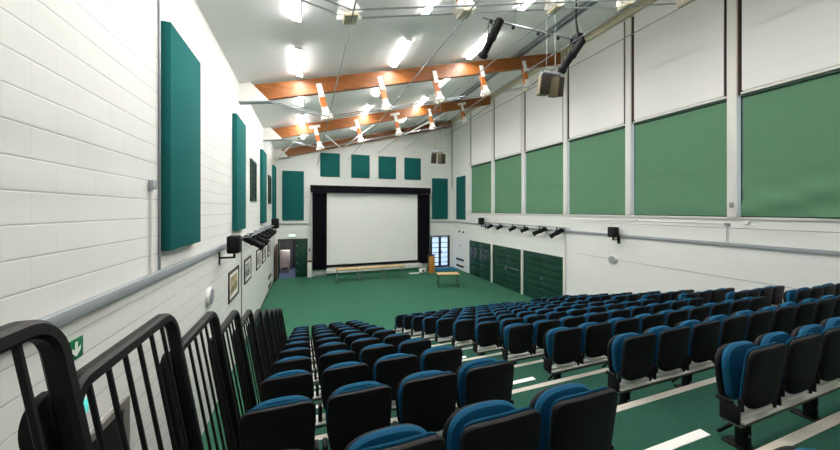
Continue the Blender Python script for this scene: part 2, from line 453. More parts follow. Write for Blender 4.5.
# ------------------------------------------------------------------ acoustic panels
def acoustic(name, label, box, edge):
    t = MB().box(*box, bevel=.012).build(name, M['teal'])
    return tag(t, label, 'acoustic panel')
for i, y in enumerate((4.92, 9.02, 14.0, 18.6)):
    acoustic('acoustic_panel', ['very large teal acoustic panel on the block wall above the railings', 'tall teal acoustic panel high on side wall above the bracketed black speaker',
             'tall teal acoustic panel between the two small dark side-wall windows', 'tall teal acoustic panel on the side wall next to the back corner'][i],
             (XL+.001, XL+.115, y, y+1.22, 3.53, 6.51), 0)
acoustic('acoustic_panel', 'tall teal acoustic panel above the open doorway beside the stage', (-1.38, -.18, YB-.06, YB-.001, 3.45, 6.40), 0)
acoustic('acoustic_panel', 'tall teal acoustic panel above the glazed door', (8.20, 9.40, YB-.06, YB-.001, 3.42, 6.28), 0)
acoustic('acoustic_panel', 'tall teal acoustic panel on the window wall, tucked against the screen end', (XR-.06, XR-.001, 18.2, 19.45, 3.42, 6.32), 0)
for i, x in enumerate((.77, 2.65, 4.42, 6.19)):
    acoustic('acoustic_panel', 'square teal acoustic panel above the screen, %s from the open doorway side' % ORD[i], (x, x+1.17, YB-.06, YB-.001, 6.13, 7.60), 0)

# small dark windows in the left wall
for n, y in enumerate((11.65, 16.7)):
    f = MB(); z0, z1 = 4.36, 5.77
    f.box(XL-.01, XL+.05, y, y+1.15, z0, z0+.08); f.box(XL-.01, XL+.05, y, y+1.15, z1-.08, z1)
    f.box(XL-.01, XL+.05, y, y+.08, z0, z1); f.box(XL-.01, XL+.05, y+1.07, y+1.15, z0, z1); f.box(XL-.01, XL+.04, y+.55, y+.60, z0, z1)
    wf = struct(f.build('window_%d' % (7+n), M['door_green'], smooth=False))
    MB().box(XL+.002, XL+.012, y+.05, y+1.1, z0+.05, z1-.05).build('window_pane', M['lens'], wf, smooth=False)

# ------------------------------------------------------------------ wall services
def trunk(label, box):
    return tag(MB().box(*box, bevel=.006).build('cable_trunking', M['trunk']), label, 'trunking')
trunk('grey cable trunking running the length of the side wall behind the railings', (XL, XL+.055, YR+.1, YB-.06, 3.19, 3.29))
trunk('grey cable trunking running along the window wall under the blinds', (XR-.055, XR, YR+.1, YB-.06, 3.17, 3.26))
trunk('short grey trunking on end wall above the open doorway', (XL+.06, .2, YB-.05, YB, 3.19, 3.27))
trunk('short grey trunking on end wall above the glazed door', (8.06, XR-.06, YB-.05, YB, 3.19, 3.27))
def conduit(label, pts, r=.014, mat='galv'):
    return tag(MB().tube(pts, r).build('conduit_pipe', M[mat]), label, 'conduit')
conduit('thin galvanised conduit rising to the ceiling beside the very large teal panel', [(XL+.016, 4.86, 3.30), (XL+.016, 4.86, roof(XL)-.02)])
t = thing('switch_box', 'grey switch box on block wall with short conduit down to the trunking', 'switch box', (XL, 4.63, 4.36))
MB().box(0, .06, -.045, .045, -.05, .06, bevel=.008).build('box', M['trunk'], t)
MB().tube([(.02, 0, -.05), (.02, 0, -1.12)], .015).build('conduit', M['white_steel'], t)
conduit('grey conduit dropping to the floor between the bracketed speaker and the pictures', [(XL+.016, 10.15, .01), (XL+.016, 10.15, 3.18)])
conduit('thin cable along the window wall from round speaker over the seats', [(XR-.008, 1.5, 2.39), (XR-.008, 9.2, 2.39)], .007, 'trunk')
conduit('thin strip drawing a shadow joint under the blinds along the window wall sill', [(XR-.008, YR+.1, 3.62), (XR-.008, 9.0, 3.62)], .007, 'trunk')  # grey strip stands in for the shade line of a wall joint
conduit('dark conduit running down the corner of the end wall', [(XR-.02, YB-.02, 5.6), (XR-.02, YB-.02, roof(XR)-.35)], .018, 'black_metal')
conduit('white conduit on the window wall under the blinds beside the end column', [(XR-.012, 4.6, 3.72), (XR-.012, 9.9, 3.72)], .012, 'white_steel')
for i, (y, z) in enumerate(((4.3, 3.76), (6.9, 3.76))):
    tag(MB().box(XR-.05, XR, y-.05, y+.05, z-.045, z+.045, bevel=.008).build('junction_box', M['white_steel']),
        ['small white junction box under the widest green blind', 'small white junction box under the second widest green blind'][i], 'junction box')
t = thing('pull_switch', 'small metal pull switch with chain on the wall below a column', 'switch', (XR, 4.66, 3.70))
MB().box(-.05, 0, -.05, .05, -.03, .04, bevel=.006).build('box', M['galv'], t)
MB().tube([(-.03, 0, -.03), (-.03, .005, -.42)], .008).build('chain', M['galv'], t)
tag(MB().box(XR-.105, XR-.091, 4.50, 4.58, 4.12, 4.24, bevel=.004).build('socket_plate', M['alu_grey']), 'small metal socket plate low on the widest white column', 'socket')
# vents
for side in (0, 1):
    for i, z in enumerate((.70, .27)):
        y = 16.9 if side == 0 else 18.45
        x0, x1 = (XL, XL+.02) if side == 0 else (XR-.02, XR)
        t = thing('wall_vent', '%s dark slot vent low on the %s' % (('upper', 'lower')[i], ('picture wall', 'wall between the glazed door and the green doors')[side]), 'vent', (0, 0, 0), group=None)
        MB().box(x0, x1, y, y+1.1, z-.07, z+.07, bevel=.004).build('surround', M['black_metal'], t)
        xx = x1 if side == 0 else x0
        g = MB()
        for k in range(3): g.box(xx-.006, xx+.006, y+.03, y+1.07, z-.05+k*.04, z-.035+k*.04)
        g.build('louvre', M['black'], t)
# round loudspeakers
def disc(label, x, y, z, sgn, r):
    t = thing('round_speaker', label, 'speaker', (x, y, z), (0, sgn*PI/2, 0), 'round white wall speakers')
    MB().lathe([(r*.93, 0), (r, .015), (r, .045), (r*.9, .065)], Matrix(), 28).build('body', M['white_steel'], t)
    MB().lathe([(r*.86, .06), (r*.84, .073), (r*.4, .080), (.01, .082)], Matrix(), 28).build('grille', M['trunk'], t)
disc('round white speaker on the block wall behind the railings', XL, 6.98, 2.41, 1, .17)
disc('round white speaker on the window wall above the seats', XR, 7.72, 2.37, -1, .15)
# framed pictures
cols = [((120, 100, 60), (214, 196, 150)), ((70, 80, 90), (200, 196, 190)), ((60, 60, 66), (190, 190, 186)), ((76, 66, 60), (196, 180, 160)), ((58, 62, 70), (180, 184, 188))]
for i, (y0, y1) in enumerate(((8.6, 9.75), (10.6, 11.75), (12.95, 13.9), (14.5, 15.6), (16.5, 17.5))):
    t = thing('framed_picture', ['framed warm toned picture on the block wall, closest of the row to the railings', 'framed picture just past the grey conduit, second of the row from the railings', 'framed picture, middle one of the row of five', 'framed picture, second of the row from the doorway', 'framed picture next to the slot vents, closest of the row to the doorway'][i], 'picture', (XL, 0, 0), group='framed pictures in a row')
    f = MB(); z0, z1 = 1.80, 2.55; e = .06
    f.box(0, .03, y0, y1, z0, z0+e); f.box(0, .03, y0, y1, z1-e, z1); f.box(0, .03, y0, y0+e, z0+e, z1-e); f.box(0, .03, y1-e, y1, z0+e, z1-e)
    f.build('frame', M['pic_frame'], t, smooth=False)
    MB().box(0, .015, y0+e, y1-e, z0+e, z1-e).build('mount', M['white_cap'], t, smooth=False)
    MB().box(.014, .019, y0+.2, y1-.2, z0+.16, z1-.16).build('print', art_mat(i, *cols[i]), t, smooth=False)
# emergency signs
t = thing('exit_sign', 'green exit sign with white down arrow on the block wall behind the railings', 'sign', (XL, 3.245, 2.925))
MB().box(0, .012, -.13, .185, -.085, .085, bevel=.003).build('plate', M['sign_green'], t)
a = MB().prism([(.085, .06), (.115, .06), (.115, -.005), (.15, .02), (.15, -.015), (.10, -.06), (.05, -.015), (.05, .02), (.085, -.005)], 'X', .0122, .0145)
a.build('arrow', M['sign_white'], t, smooth=False)
a = MB().prism([(-.11, -.07), (.02, -.07), (.02, .07), (-.11, .07)], 'X', .0122, .0138)
dd = a.build('doorway_symbol', M['sign_white'], t, smooth=False)
a = MB().prism([(u+.048, v) for u, v in ((-.12, -.055), (-.105, -.055), (-.09, -.02), (-.075, -.055), (-.06, -.05), (-.078, .0), (-.062, .0), (-.06, .012), (-.085, .03), (-.11, .03), (-.13, .005), (-.12, .0), (-.105, .012), (-.108, -.015))], 'X', .0139, .0155)
a.prism([(-.042+.012*math.cos(k*PI/5), .048+.012*math.sin(k*PI/5)) for k in range(10)], 'X', .0139, .0155)
a.build('running_figure', M['sign_green'], dd, smooth=False)
t = thing('emergency_light', 'small glowing cyan sign low on the block wall behind the railings', 'emergency light', (XL, 3.38, 2.44))
MB().box(0, .05, -.10, .10, -.09, .09, bevel=.008).build('housing', M['white_steel'], t)
MB().box(.05, .056, -.07, .03, -.06, .05, bevel=.002).build('lit_symbol', M['cyan_lit'], t)
t = thing('exit_light', 'small lit exit box above the open doorway beside the stage', 'sign', (-.85, YB, 2.52))
MB().box(-.2, .2, -.07, 0, -.07, .07, bevel=.01).build('housing', M['white_steel'], t)
MB().box(-.17, .17, -.076, -.07, -.05, .05, bevel=.002).build('lit_face', M['sign_lit'], t)
# small security devices by the glazed door
for i, (y, z) in enumerate(((18.9, 2.62), (18.35, 2.60))):
    t = thing('wall_sensor', ['small dark wall sensor nearer the end wall', 'small dark wall sensor nearer the green doors'][i], 'sensor', (XR, y, z))
    MB().lathe([(.09, 0), (.09, .03), (.06, .05)], Matrix.Rotation(-PI/2, 4, 'Y'), 16).build('base', M['white_steel'], t)
    MB().lathe([(.05, .05), (.055, .12), (.03, .16)], Matrix.Rotation(-PI/2, 4, 'Y'), 16).build('dome', M['black'], t)
tag(MB().box(XR-.03, XR, 18.9, 19.0, 1.6, 1.72, bevel=.006).build('call_point', M['alu_grey']), 'small grey call point on the wall above the slot vents', 'call point')

# ------------------------------------------------------------------ lighting bars, stage lamps, speakers
def axis_matrix(p, d):
    d = Vector(d).normalized(); q = d.to_track_quat('Z', 'Y'); return Matrix.Translation(Vector(p)) @ q.to_matrix().to_4x4()
def stage_lamp(label, loc, d, length, r, group, drop=None):
    """lamp hung from a bar at loc, pointing along d; origin at the clamp"""
    t = thing('stage_lamp', label, 'stage lamp', loc, group=group)
    d = Vector(d).normalized(); drop = drop or r+.085
    c = Vector((0, 0, -drop)); A = axis_matrix(c-d*length*.5, d); L = length
    MB().lathe([(r*.5, 0), (r*.85, .02), (r*.9, L*.08), (r*.9, L*.40), (r, L*.42), (r, L*.50), (r*.8, L*.54), (r*.8, L*.86), (r*1.04, L*.88), (r*1.04, L*.97), (r*.9, L*.985)], A, 18).build('lamp_body', M['black'], t)
    MB().lathe([(r*.86, L*.984), (r*.7, L*1.0), (r*.2, L*1.012)], A, 18).build('lens', M['lens'], t)
    side = d.cross(Vector((0, 0, 1))).normalized()
    y = MB(); w_ = r*1.18
    y.tube([c+side*w_, c+side*w_+Vector((0, 0, drop*.72)), Vector((0, 0, -.045))+side*w_*.6, Vector((0, 0, -.045))-side*w_*.6, c-side*w_+Vector((0, 0, drop*.72)), c-side*w_], .010, 6)
    y.tube([c+side*w_*1.0, c+side*r*.9], .02, 8); y.tube([c-side*w_*1.0, c-side*r*.9], .02, 8)
    y.build('yoke', M['black_metal'], t)
    MB().box(-.025, .025, -.025, .025, -.05, .035, bevel=.006).build('clamp', M['black_metal'], t)
    return t
for side in (0, 1):
    x = XL+.36 if side == 0 else XR-.33
    nm = 'picture wall' if side == 0 else 'window wall'
    t = thing('lighting_bar', 'grey lighting bar carrying stage lamps along the %s' % nm, 'lighting bar', (x, 12.45, 3.36))
    MB().tube([(0, -3.0, 0), (0, 3.0, 0)], .024, 10).build('bar_tube', M['galv'], t)
    for yy in (-2.85, -1.4, 0, 1.4, 2.85):
        sg = -1 if side == 0 else 1
        dx = abs((XL if side == 0 else XR)-x)
        MB().box(min(0, sg*dx), max(0, sg*dx), yy-.02, yy+.02, -.025-.03, -.025+.0, bevel=.003).build('bracket', M['galv'], t)
    for i, (yy, L, r) in enumerate(((9.92, .62, .105), (10.9, .62, .105), (11.9, .38, .10), (12.8, .38, .10), (13.9, .36, .095), (14.8, .36, .095))):
        d = (.75 if side == 0 else -.75, .45+.1*math.sin(i*2.1), -.45-.08*math.cos(i*1.7))
        stage_lamp('%s black stage lamp on the %s bar, %s counting from the seats' % (('long' if i < 2 else 'short'), nm, ORD[i]), (x, yy, 3.36-.026), d, L, r, 'stage lamps on the %s bar' % nm)

def wall_speaker(label, x, y, z, sgn, s=1.0):
    """sgn +1: on the left wall, facing +X"""
    t = thing('wall_speaker', label, 'speaker', (x, y, z), group='black wall speakers')
    o = sgn*.30
    MB().box(min(o-.13, o+.13)*s, max(o-.13, o+.13)*s, -.16*s, .16*s, -.20*s, .20*s, bevel=.04*s).build('cabinet', M['black'], t)
    MB().box(min(o+sgn*.13, o+sgn*.138)*s, max(o+sgn*.13, o+sgn*.138)*s, -.12*s, .12*s, -.16*s, .16*s, bevel=.003).build('grille', M['grille'], t)
    b = MB(); b.box(min(0, sgn*.012), max(0, sgn*.012), -.05, .05, -.46*s, -.16*s)
    b.box(min(sgn*.012, sgn*.30*s), max(sgn*.012, sgn*.30*s), -.025, .025, -.32*s, -.28*s); b.box(sgn*.30*s-.02, sgn*.30*s+.02, -.025, .025, -.32*s, -.19*s)
    b.build('bracket', M['black_metal'], t)
wall_speaker('black speaker on an L bracket on the block wall below a teal panel', XL, 7.80, 3.31, 1, .95)
wall_speaker('black wall speaker past the stage lamps on the picture wall', XL, 16.3, 3.42, 1, 1.2)
wall_speaker('black wall speaker above the seats beside the round white speaker on window wall', XR, 7.52, 3.33, -1, .85)
wall_speaker('black wall speaker past the stage lamps on the window wall', XR, 15.75, 3.42, -1, 1.0)

# ------------------------------------------------------------------ roof trusses
TY = [4.60, 9.95, 15.05, 20.05]
NX = [.46, 2.33, 4.22, 6.05, 7.92]
pd = Vector((.247, 0, -.969)).normalized()
PL = 1.07
def post_pts(xn):
    top = Vector((xn-.13, 0, roof(xn-.13)-.28)); return top, top+pd*PL
tname = ['roof truss over the seats, its steel feet hanging closest overhead', 'timber roof truss over the front seat rows', 'timber roof truss over the middle of the stage floor', 'timber roof beam against the end wall above the screen']
for ti, ty in enumerate(TY):
    t = thing('roof_truss', tname[ti], 'roof truss', (0, ty, 0), group=None)
    xe = XR-.17
    beam = MB().prism([(-1.52, roof(-1.52)-.10), (xe, roof(xe)-.10), (xe, roof(xe)-.56), (-1.08, roof(-1.08)-.56)], 'Y', -.075, .075)
    beam.build('timber_beam', M['glulam'], t, smooth=False)
    g = MB().prism([(XL, roof(XL)-.02), (-1.50, roof(-1.50)-.02), (-1.02, roof(-1.02)-.60), (XL, roof(XL)-.52)], 'Y', -.085, -.0755)
    g.prism([(XL, roof(XL)-.02), (-1.50, roof(-1.50)-.02), (-1.02, roof(-1.02)-.60), (XL, roof(XL)-.52)], 'Y', .0755, .085)
    g.build('end_bracket', M['white_steel'], t, smooth=False)
    MB().prism([(XL, roof(XL)-.525), (-.95, roof(-1.0)-.605), (-.95, roof(-1.0)-.635), (XL, roof(XL)-.555)], 'Y', -.12, .12).build('bracket_flange', M['trunk'], t, smooth=False)
    if ti == 3: continue
    for n, xn in enumerate(NX):
        p0, p1 = post_pts(xn)
        A = Matrix.Translation(p0) @ pd.to_track_quat('Z', 'Y').to_matrix().to_4x4()
        # local z runs down the post; find which local axis is world Y
        R = A.to_3x3()
        flip = abs(R.col[1].y) < .7
        def bx(mb, wx0, wx1, wy0, wy1, z0, z1, bev=0):
            if flip: mb.box(wy0, wy1, wx0, wx1, z0, z1, bevel=bev, mat=A)
            else: mb.box(wx0, wx1, wy0, wy1, z0, z1, bevel=bev, mat=A)
        c = MB(); bx(c, -.085, .085, -.055, .055, .30, .84); core = c.build('post', M['post_timber'], t, smooth=False)
        c = MB()
        for sy in (-1, 1):
            a, b = sorted((sy*.077, sy*.092)); bx(c, -.078, .078, a, b, 0, .40)
        c.build('head_plate', M['white_steel'], core, smooth=False)
        if ti == 2 and n % 2 == 0:
            c = MB(); bx(c, -.24, .24, -.12, -.094, -.04, .08, .008); c.build('cross_plate', M['white_steel'], core)
        # flared foot: two plates each side, widening to the node
        c = MB()
        for sy in (-1, 1):
            a, b = sorted((sy*.058, sy*.074))
            pts = [(-.09, .70), (.09, .70), (.095, .82), (.185, 1.0), (.185, 1.035), (-.185, 1.035), (-.185, 1.0), (-.095, .82)]
            vs = []
            for q in (a, b):
                for (u, z) in pts: vs.append(A @ (Vector((q, u, z)) if flip else Vector((u, q, z))))
            k = len(pts)
            c.add(vs, [tuple(range(k)), tuple(range(2*k-1, k-1, -1))]+[(i, i+k, (i+1) % k+k, (i+1) % k) for i in range(k)])
        bx(c, -.02, .02, -.10, .10, .86, 1.03)
        c.build('foot_plate', M['white_steel'], core, smooth=False)
        c = MB(); bx(c, -.10, .10, -.125, .125, 1.036, 1.085, .01)
        c.build('node_block', M['cream'], core)
    # twin tie rods
    for sy in (-.105, .105):
        pts = [(-1.05, sy, roof(-1.05)-.60)]+[tuple(post_pts(x)[1]+Vector((0, sy, .075))) for x in NX]+[(xe, sy, roof(xe)-.60)]
        r_ = MB()
        for a, b in zip(pts[:-1], pts[1:]): r_.tube([a, b], .013, 6)
        r_.build('tie_rod', M['galv'], t)
# longitudinal rods from foot to foot
for n, xn in enumerate(NX):
    p = post_pts(xn)[1]+pd*.03
    r_ = MB().tube([(p.x, YR+.02, p.z), (p.x, YB-.02, p.z)], .012, 6)
    tag(r_.build('bracing_rod', M['galv']), 'thin steel rod running to the end wall through truss feet, %s from the picture wall' % ORD[n], 'bracing rod', 'long roof rods')
zig = [((-1.68, 19.93), (-.3, 15.14)), ((.69, 15.14), (1.96, 19.93)), ((2.16, 19.93), (3.1, 15.14)), ((4.5, 15.14), (5.72, 19.93)), ((5.92, 19.93), (6.9, 15.14))]
for n, (a, b) in enumerate(zig):
    r_ = MB().tube([(a[0], a[1], roof(a[0])-.62), (b[0], b[1], roof(b[0])-.62)], .04, 8)
    tag(r_.build('bracing_strut', M['white_steel']), 'white diagonal roof strut before the end wall, %s from the picture wall' % ORD[n], 'bracing strut', 'white roof struts')
# ceiling trunking
for n, x in enumerate((7.38, 7.62)):
    o = MB().prism([(x, roof(x)-.115), (x+.07, roof(x)-.115), (x+.07, roof(x+.07)-.001), (x, roof(x)-.001)], 'Y', YR+.05, YB-.15).build('ceiling_trunking', M['galv'], smooth=False)
    tag(o, 'long grey ceiling trunking, %s of the two' % ('strip away from window wall', 'strip towards window wall')[n], 'trunking')

# ------------------------------------------------------------------ ceiling lamps
lamp_rows = [(-.2, 'picture wall'), (2.6, 'middle'), (5.3, 'window wall')]
ys = [3.25, 6.05, 8.85, 11.62, 14.42, 17.2]
proto = thing('ceiling_lamp', 'x', 'ceiling lamp', (0, 0, 0), group='ceiling tube lamps')
MB().box(-.079, .079, -.80, .80, -.050, .0, bevel=.006).build('housing', M['white_steel'], proto)
MB().box(-.076, .076, -.79, .79, -.0625, -.0505, bevel=.003).build('lit_tube', M['tube'], proto)
for e in (-1, 1):
    a_, b_ = sorted((e*.792, e*.815)); MB().box(-.08, .08, a_, b_, -.075, -.002, bevel=.006).build('end_cap', M['white_steel'], proto)
first = True
for r, (x, nm) in enumerate(lamp_rows):
    for n, y in enumerate(([.45] if r == 2 else [])+ys):  # unseen extra lamp in the window row, added to brighten the near panels
        k = len(ys)-1-n+(r == 2)
        lab = 'white tube lamp in the ceiling row %s, %s lamp from the end wall' % (('over the pictures', 'along the middle', 'towards the windows')[r], ORD[k])
        loc = (x, y, roof(x)-.022)
        if first: proto.location = loc; proto['label'] = lab; o = proto; first = False
        else: o = copy_thing(proto, loc, label=lab)

# hung bar with two profile lamps, and the pairs of hung speakers
t = thing('hanging_bar', 'short lighting bar hung over the seats carrying two profile lamps', 'lighting bar', (5.0, 6.0, 8.30))
MB().tube([(-1.38, 0, 0), (1.42, 0, 0)], .022, 10).build('bar_tube', M['galv'], t)
for dx in (-.55, .15, .75): MB().box(dx-.03, dx+.03, -.03, .03, -.09, -.02, bevel=.012).build('hook_clamp', M['black_metal'], t)
MB().box(1.28, 1.50, -.10, .10, -.06, .16, bevel=.03).build('cable_box', M['black'], t)
MB().tube([(1.36, 0, .15), (1.34, .02, .5), (1.33, 0, roof(6.33)-8.30)], .02, 6).tube([(1.44, .03, .15), (1.38, .05, .55), (1.36, .02, roof(6.36)-8.30)], .016, 6).build('cable', M['black_metal'], t)
MB().tube([(-.5, 0, .02), (-.5, 0, roof(4.5)-8.30)], .006, 6).build('hanging_wire', M['galv'], t)
def profile(label, loc, d):
    o = stage_lamp(label, loc, d, .86, .105, 'profile lamps on the hung bar', .40)
    MB().tube([(-.02, -.02, -.1), (-.16, 0, -.25), (-.15, 0, -.46), (-.05, .03, -.42)], .008, 6).build('lead', M['black_metal'], o)
    return o
profile('long black profile lamp on the hung bar, away from the windows', (3.86, 6.0, 8.275), (-.25, .5, -.80))
profile('long black profile lamp on the hung bar, at the cable box', (6.17, 6.0, 8.275), (-.30, .5, -.75))
for ci, (x, y, z, nm) in enumerate(((4.26, 4.62, 6.62, 'over the seats'), (4.27, 9.97, 6.10, 'before the screen'))):
    top = post_pts(4.17)[1].z-.02
    h = thing('speaker_hanger', 'small grey hanger on two wires holding paired speakers %s' % nm, 'hanger', (x, y, z))
    MB().tube([(-.24, 0, 0), (.24, 0, 0)], .018, 8).build('cross_bar', M['galv'], h)
    for dx in (-.10, .10): MB().tube([(dx, 0, 0), (dx, 0, top-z)], .006, 6).build('hanging_wire', M['galv'], h)
    MB().box(-.20, .20, -.05, .05, -.06, -.022, bevel=.004).build('plate', M['galv'], h)
    for si, sx in enumerate((-1, 1)):
        lab = 'dark box speaker hung %s, %s one of the pair' % (nm, ('picture-wall side', 'window side')[si])
        s = thing('hanging_speaker', lab, 'speaker', (x+sx*.135, y, z-.065), (math.radians(10), math.radians(4 if si == 0 else -9), math.radians(-22 if si == 0 else 18)), group='hung speakers')
        MB().box(-.092, .092, -.10, .10, -.36, -.012, bevel=.006).build('cabinet', M['spk_side'], s)
        MB().box(-.090, .090, -.112, -.1005, -.358, -.016, bevel=.003).build('grille', M['spk'], s)
        MB().tube([(-.07, 0, -.014), (-.05, 0, .02), (.05, 0, .02), (.07, 0, -.014)], .010, 6).build('bracket', M['galv'], s)

# ------------------------------------------------------------------ stage end: screen, drapes, furniture
def drape(name, label, x0, x1, z0, z1, y, amp, n, cat):
    vs = []; N = n*10; pts = []
    for i in range(N+1):
        u = i/N; pts.append((x0+(x1-x0)*u, y-amp*(1+math.cos(u*n*2*PI))*.5-.02*math.sin(u*17)))
    poly = pts+[(x1, y+.03), (x0, y+.03)]
    o = MB().prism(poly, 'Z', z0, z1).build(name, M['curtain'])
    return tag(o, label, cat)
drape('stage_curtain', 'black stage curtain on the doorway side of the screen', .31, 1.13, .42, 5.11, 20.0, .12, 7, 'curtain')
drape('stage_curtain', 'black stage curtain on the lectern side of the screen', 7.16, 7.92, .42, 5.11, 20.0, .12, 6, 'curtain')
t = thing('stage_pelmet', 'black pleated pelmet across the top of the screen', 'pelmet', (0, 0, 0))
pts = []; N = 300
for i in range(N+1):
    u = i/N; pts.append((.18+(7.95-.18)*u, 19.84-.03*(1+math.cos(u*50*2*PI))))
MB().prism(pts+[(7.95, 19.90), (.18, 19.90)], 'Z', 5.12, 5.56).build('valance', M['curtain'], t)
MB().box(.2, 7.93, 19.90, 20.19, 5.50, 5.56).build('track_board', M['black'], t)
t = thing('projection_screen', 'large white projection screen between black drapes', 'screen', (4.15, 20.08, 0))
MB().box(-3.0, 2.93, -.02, .0, .66, 5.14).build('screen_surface', M['screen'], t, smooth=False)
f = MB(); f.box(-3.10, 3.05, -.05, .05, .52, .655); f.box(-3.10, -3.005, -.05, .05, .655, 5.2); f.box(2.935, 3.05, -.05, .05, .655, 5.2); f.box(-3.05, 3.05, -.05, .05, 5.145, 5.25)
f.build('border_frame', M['black'], t, smooth=False)
t = thing('stage_plinth', 'low white boxed plinth under the screen', 'plinth', (0, 0, 0))
MB().box(1.1, 7.3, 19.85, 20.16, .17, .46, bevel=.01).build('fascia', M['white_paint'], t)
MB().box(1.15, 7.25, 19.90, 20.16, .0, .17).build('kick_board', M['carpet_floor'], t, smooth=False)
struct(MB().box(.46, 8.05, YB-.03, YB-.001, 0, .12).build('baseboard_back', M['trunk']))
t = thing('pipe_casing', 'narrow white pipe casing on end wall beside the doorway', 'casing', (.13, 20.1, 0))
MB().box(-.09, .0, -.02, .09, 1.0, 5.0, bevel=.006).build('upright', M['white_paint'], t)
MB().box(-.11, .14, -.20, .09, 0, .92, bevel=.01).build('box', M['white_paint'], t)
MB().box(-.12, .15, -.21, .095, .92, 1.0, bevel=.006).build('lid', M['mullion'], t)
MB().box(-.02, .05, -.05, -.021, 1.55, 1.72, bevel=.006).build('switch', M['black'], t)

def table(label, loc, rz, w, d, h, topmat, legmat, group):
    t = thing('folding_table', label, 'table', loc, (0, 0, rz), group)
    MB().box(-w/2, w/2, -d/2, d/2, h-.028, h, bevel=.006).build('table_top', topmat, t)
    f = MB()
    f.box(-w/2+.05, w/2-.05, -d/2+.05, -d/2+.08, h-.065, h-.029); f.box(-w/2+.05, w/2-.05, d/2-.08, d/2-.05, h-.065, h-.029)
    f.box(-w/2+.05, -w/2+.08, -d/2+.08, d/2-.08, h-.065, h-.029); f.box(w/2-.08, w/2-.05, -d/2+.08, d/2-.08, h-.065, h-.029)
    f.build('frame', legmat, t, smooth=False)
    for sx in (-1, 1):
        for sy in (-1, 1):
            MB().tube([(sx*(w/2-.065), sy*(d/2-.065), 0), (sx*(w/2-.065), sy*(d/2-.065), h-.065)], .016, 8).build('leg', legmat, t)
    return t
for i, (x0, x1) in enumerate(((1.52, 2.86), (2.92, 4.26), (4.32, 5.5))):
    table(['pale wooden table before the screen, at the doorway end of three', 'pale wooden table before the screen, between two others', 'pale wooden table before the screen, at the lectern end of three'][i], ((x0+x1)/2, 18.2, 0), 0, x1-x0, .6, .72, M['pine'], M['galv'], 'tables before the screen')
table('single pale topped table with dark legs alone on the green floor', (7.0, 15.0, 0), math.radians(-14), 1.15, .6, .72, M['pine'], M['black_metal'], None)
t = thing('lectern', 'golden wooden lectern beside the black curtain', 'lectern', (7.63, 18.9, 0), (0, 0, math.radians(-10)))
MB().box(-.19, .19, -.22, -.19, .06, 1.06, bevel=.004).build('front_panel', M['oak'], t)
MB().box(-.19, -.165, -.19, .2, .06, 1.06).build('side_panel', M['mullion'], t); MB().box(.165, .19, -.19, .2, .06, 1.06).build('side_panel', M['oak'], t)
MB().box(-.22, .22, -.26, .26, 0, .06, bevel=.006).build('base', M['oak'], t)
MB().prism([(-.26, 1.17), (.24, 1.02), (.24, 1.06), (-.26, 1.21)], 'X', -.22, .22).build('reading_top', M['mullion'], t, smooth=False)
MB().box(-.165, .165, -.19, .19, .5, .52).build('shelf', M['oak'], t)
t = thing('portable_projector', 'small white boxy device on the floor between curtain and lectern', 'projector', (7.05, 19.0, 0), (0, 0, .3))
MB().box(-.2, .2, -.14, .14, .02, .28, bevel=.02).build('case', M['white_steel'], t)
MB().lathe([(.07, 0), (.075, .03), (.05, .05)], Matrix.Translation((-.08, -.14, .15)) @ Matrix.Rotation(PI/2, 4, 'X'), 16).build('lens', M['lens'], t)
for sx in (-.15, .15): MB().lathe([(.02, 0), (.02, .021)], Matrix.Translation((sx, 0, 0)), 10).build('foot', M['black'], t)
tag(MB().box(6.1, 6.75, 18.75, 18.95, .0, .05, bevel=.01).build('cable_cover', M['white_steel']), 'flat white cable cover on the floor before the lectern-side curtain', 'cable cover')

# ------------------------------------------------------------------ tiered seating
RISE, GO = .2327, .80
def tread(k): return 2.52-RISE*k
def edge(k): return 1.78+GO*k           # front edge of tier k
TX0, TX1 = -.41, 9.58
def rowname(k): return ORD[10-k]
for k in range(-2, 11):
    z = tread(k); y1 = edge(k); y0 = edge(k-1) if k > -2 else -1.6
    lab = ('green carpeted tier with pale nosing under the %s seat row from the stage' % rowname(k)) if k >= -1 else 'green carpeted top tier behind the uppermost seat row'
    t = thing('seating_tier', lab, 'tier', (0, y1, z), group='carpeted seating tiers')
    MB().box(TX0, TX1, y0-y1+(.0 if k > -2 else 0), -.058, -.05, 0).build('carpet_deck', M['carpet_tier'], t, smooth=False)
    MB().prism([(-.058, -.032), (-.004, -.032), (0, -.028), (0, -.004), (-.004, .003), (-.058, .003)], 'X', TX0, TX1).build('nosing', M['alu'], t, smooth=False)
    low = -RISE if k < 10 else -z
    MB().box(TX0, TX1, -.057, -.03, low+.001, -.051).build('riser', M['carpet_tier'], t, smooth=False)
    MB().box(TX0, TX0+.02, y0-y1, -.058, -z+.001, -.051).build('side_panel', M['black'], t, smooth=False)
AIS = [(1.55, 2.40, 'railing-side'), (6.76, 7.46, 'window-side')]
for (x0, x1, nm) in AIS:
    for k in range(0, 11):
        ya = edge(k-1); z = tread(k); h = RISE*.5; dp = .31
        t = thing('aisle_step', 'green half step with pale nosing in the %s aisle, at the %s row from stage' % (nm, rowname(k)), 'step', (0, ya, z), group='half steps in the %s aisle' % nm)
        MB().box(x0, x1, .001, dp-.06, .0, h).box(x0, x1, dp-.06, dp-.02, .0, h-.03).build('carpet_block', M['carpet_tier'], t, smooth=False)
        MB().prism([(dp-.06, h-.03), (dp-.004, h-.03), (dp, h-.026), (dp, h-.003), (dp-.004, h+.003), (dp-.06, h+.003)], 'X', x0, x1).build('nosing', M['white_cap'], t, smooth=False)

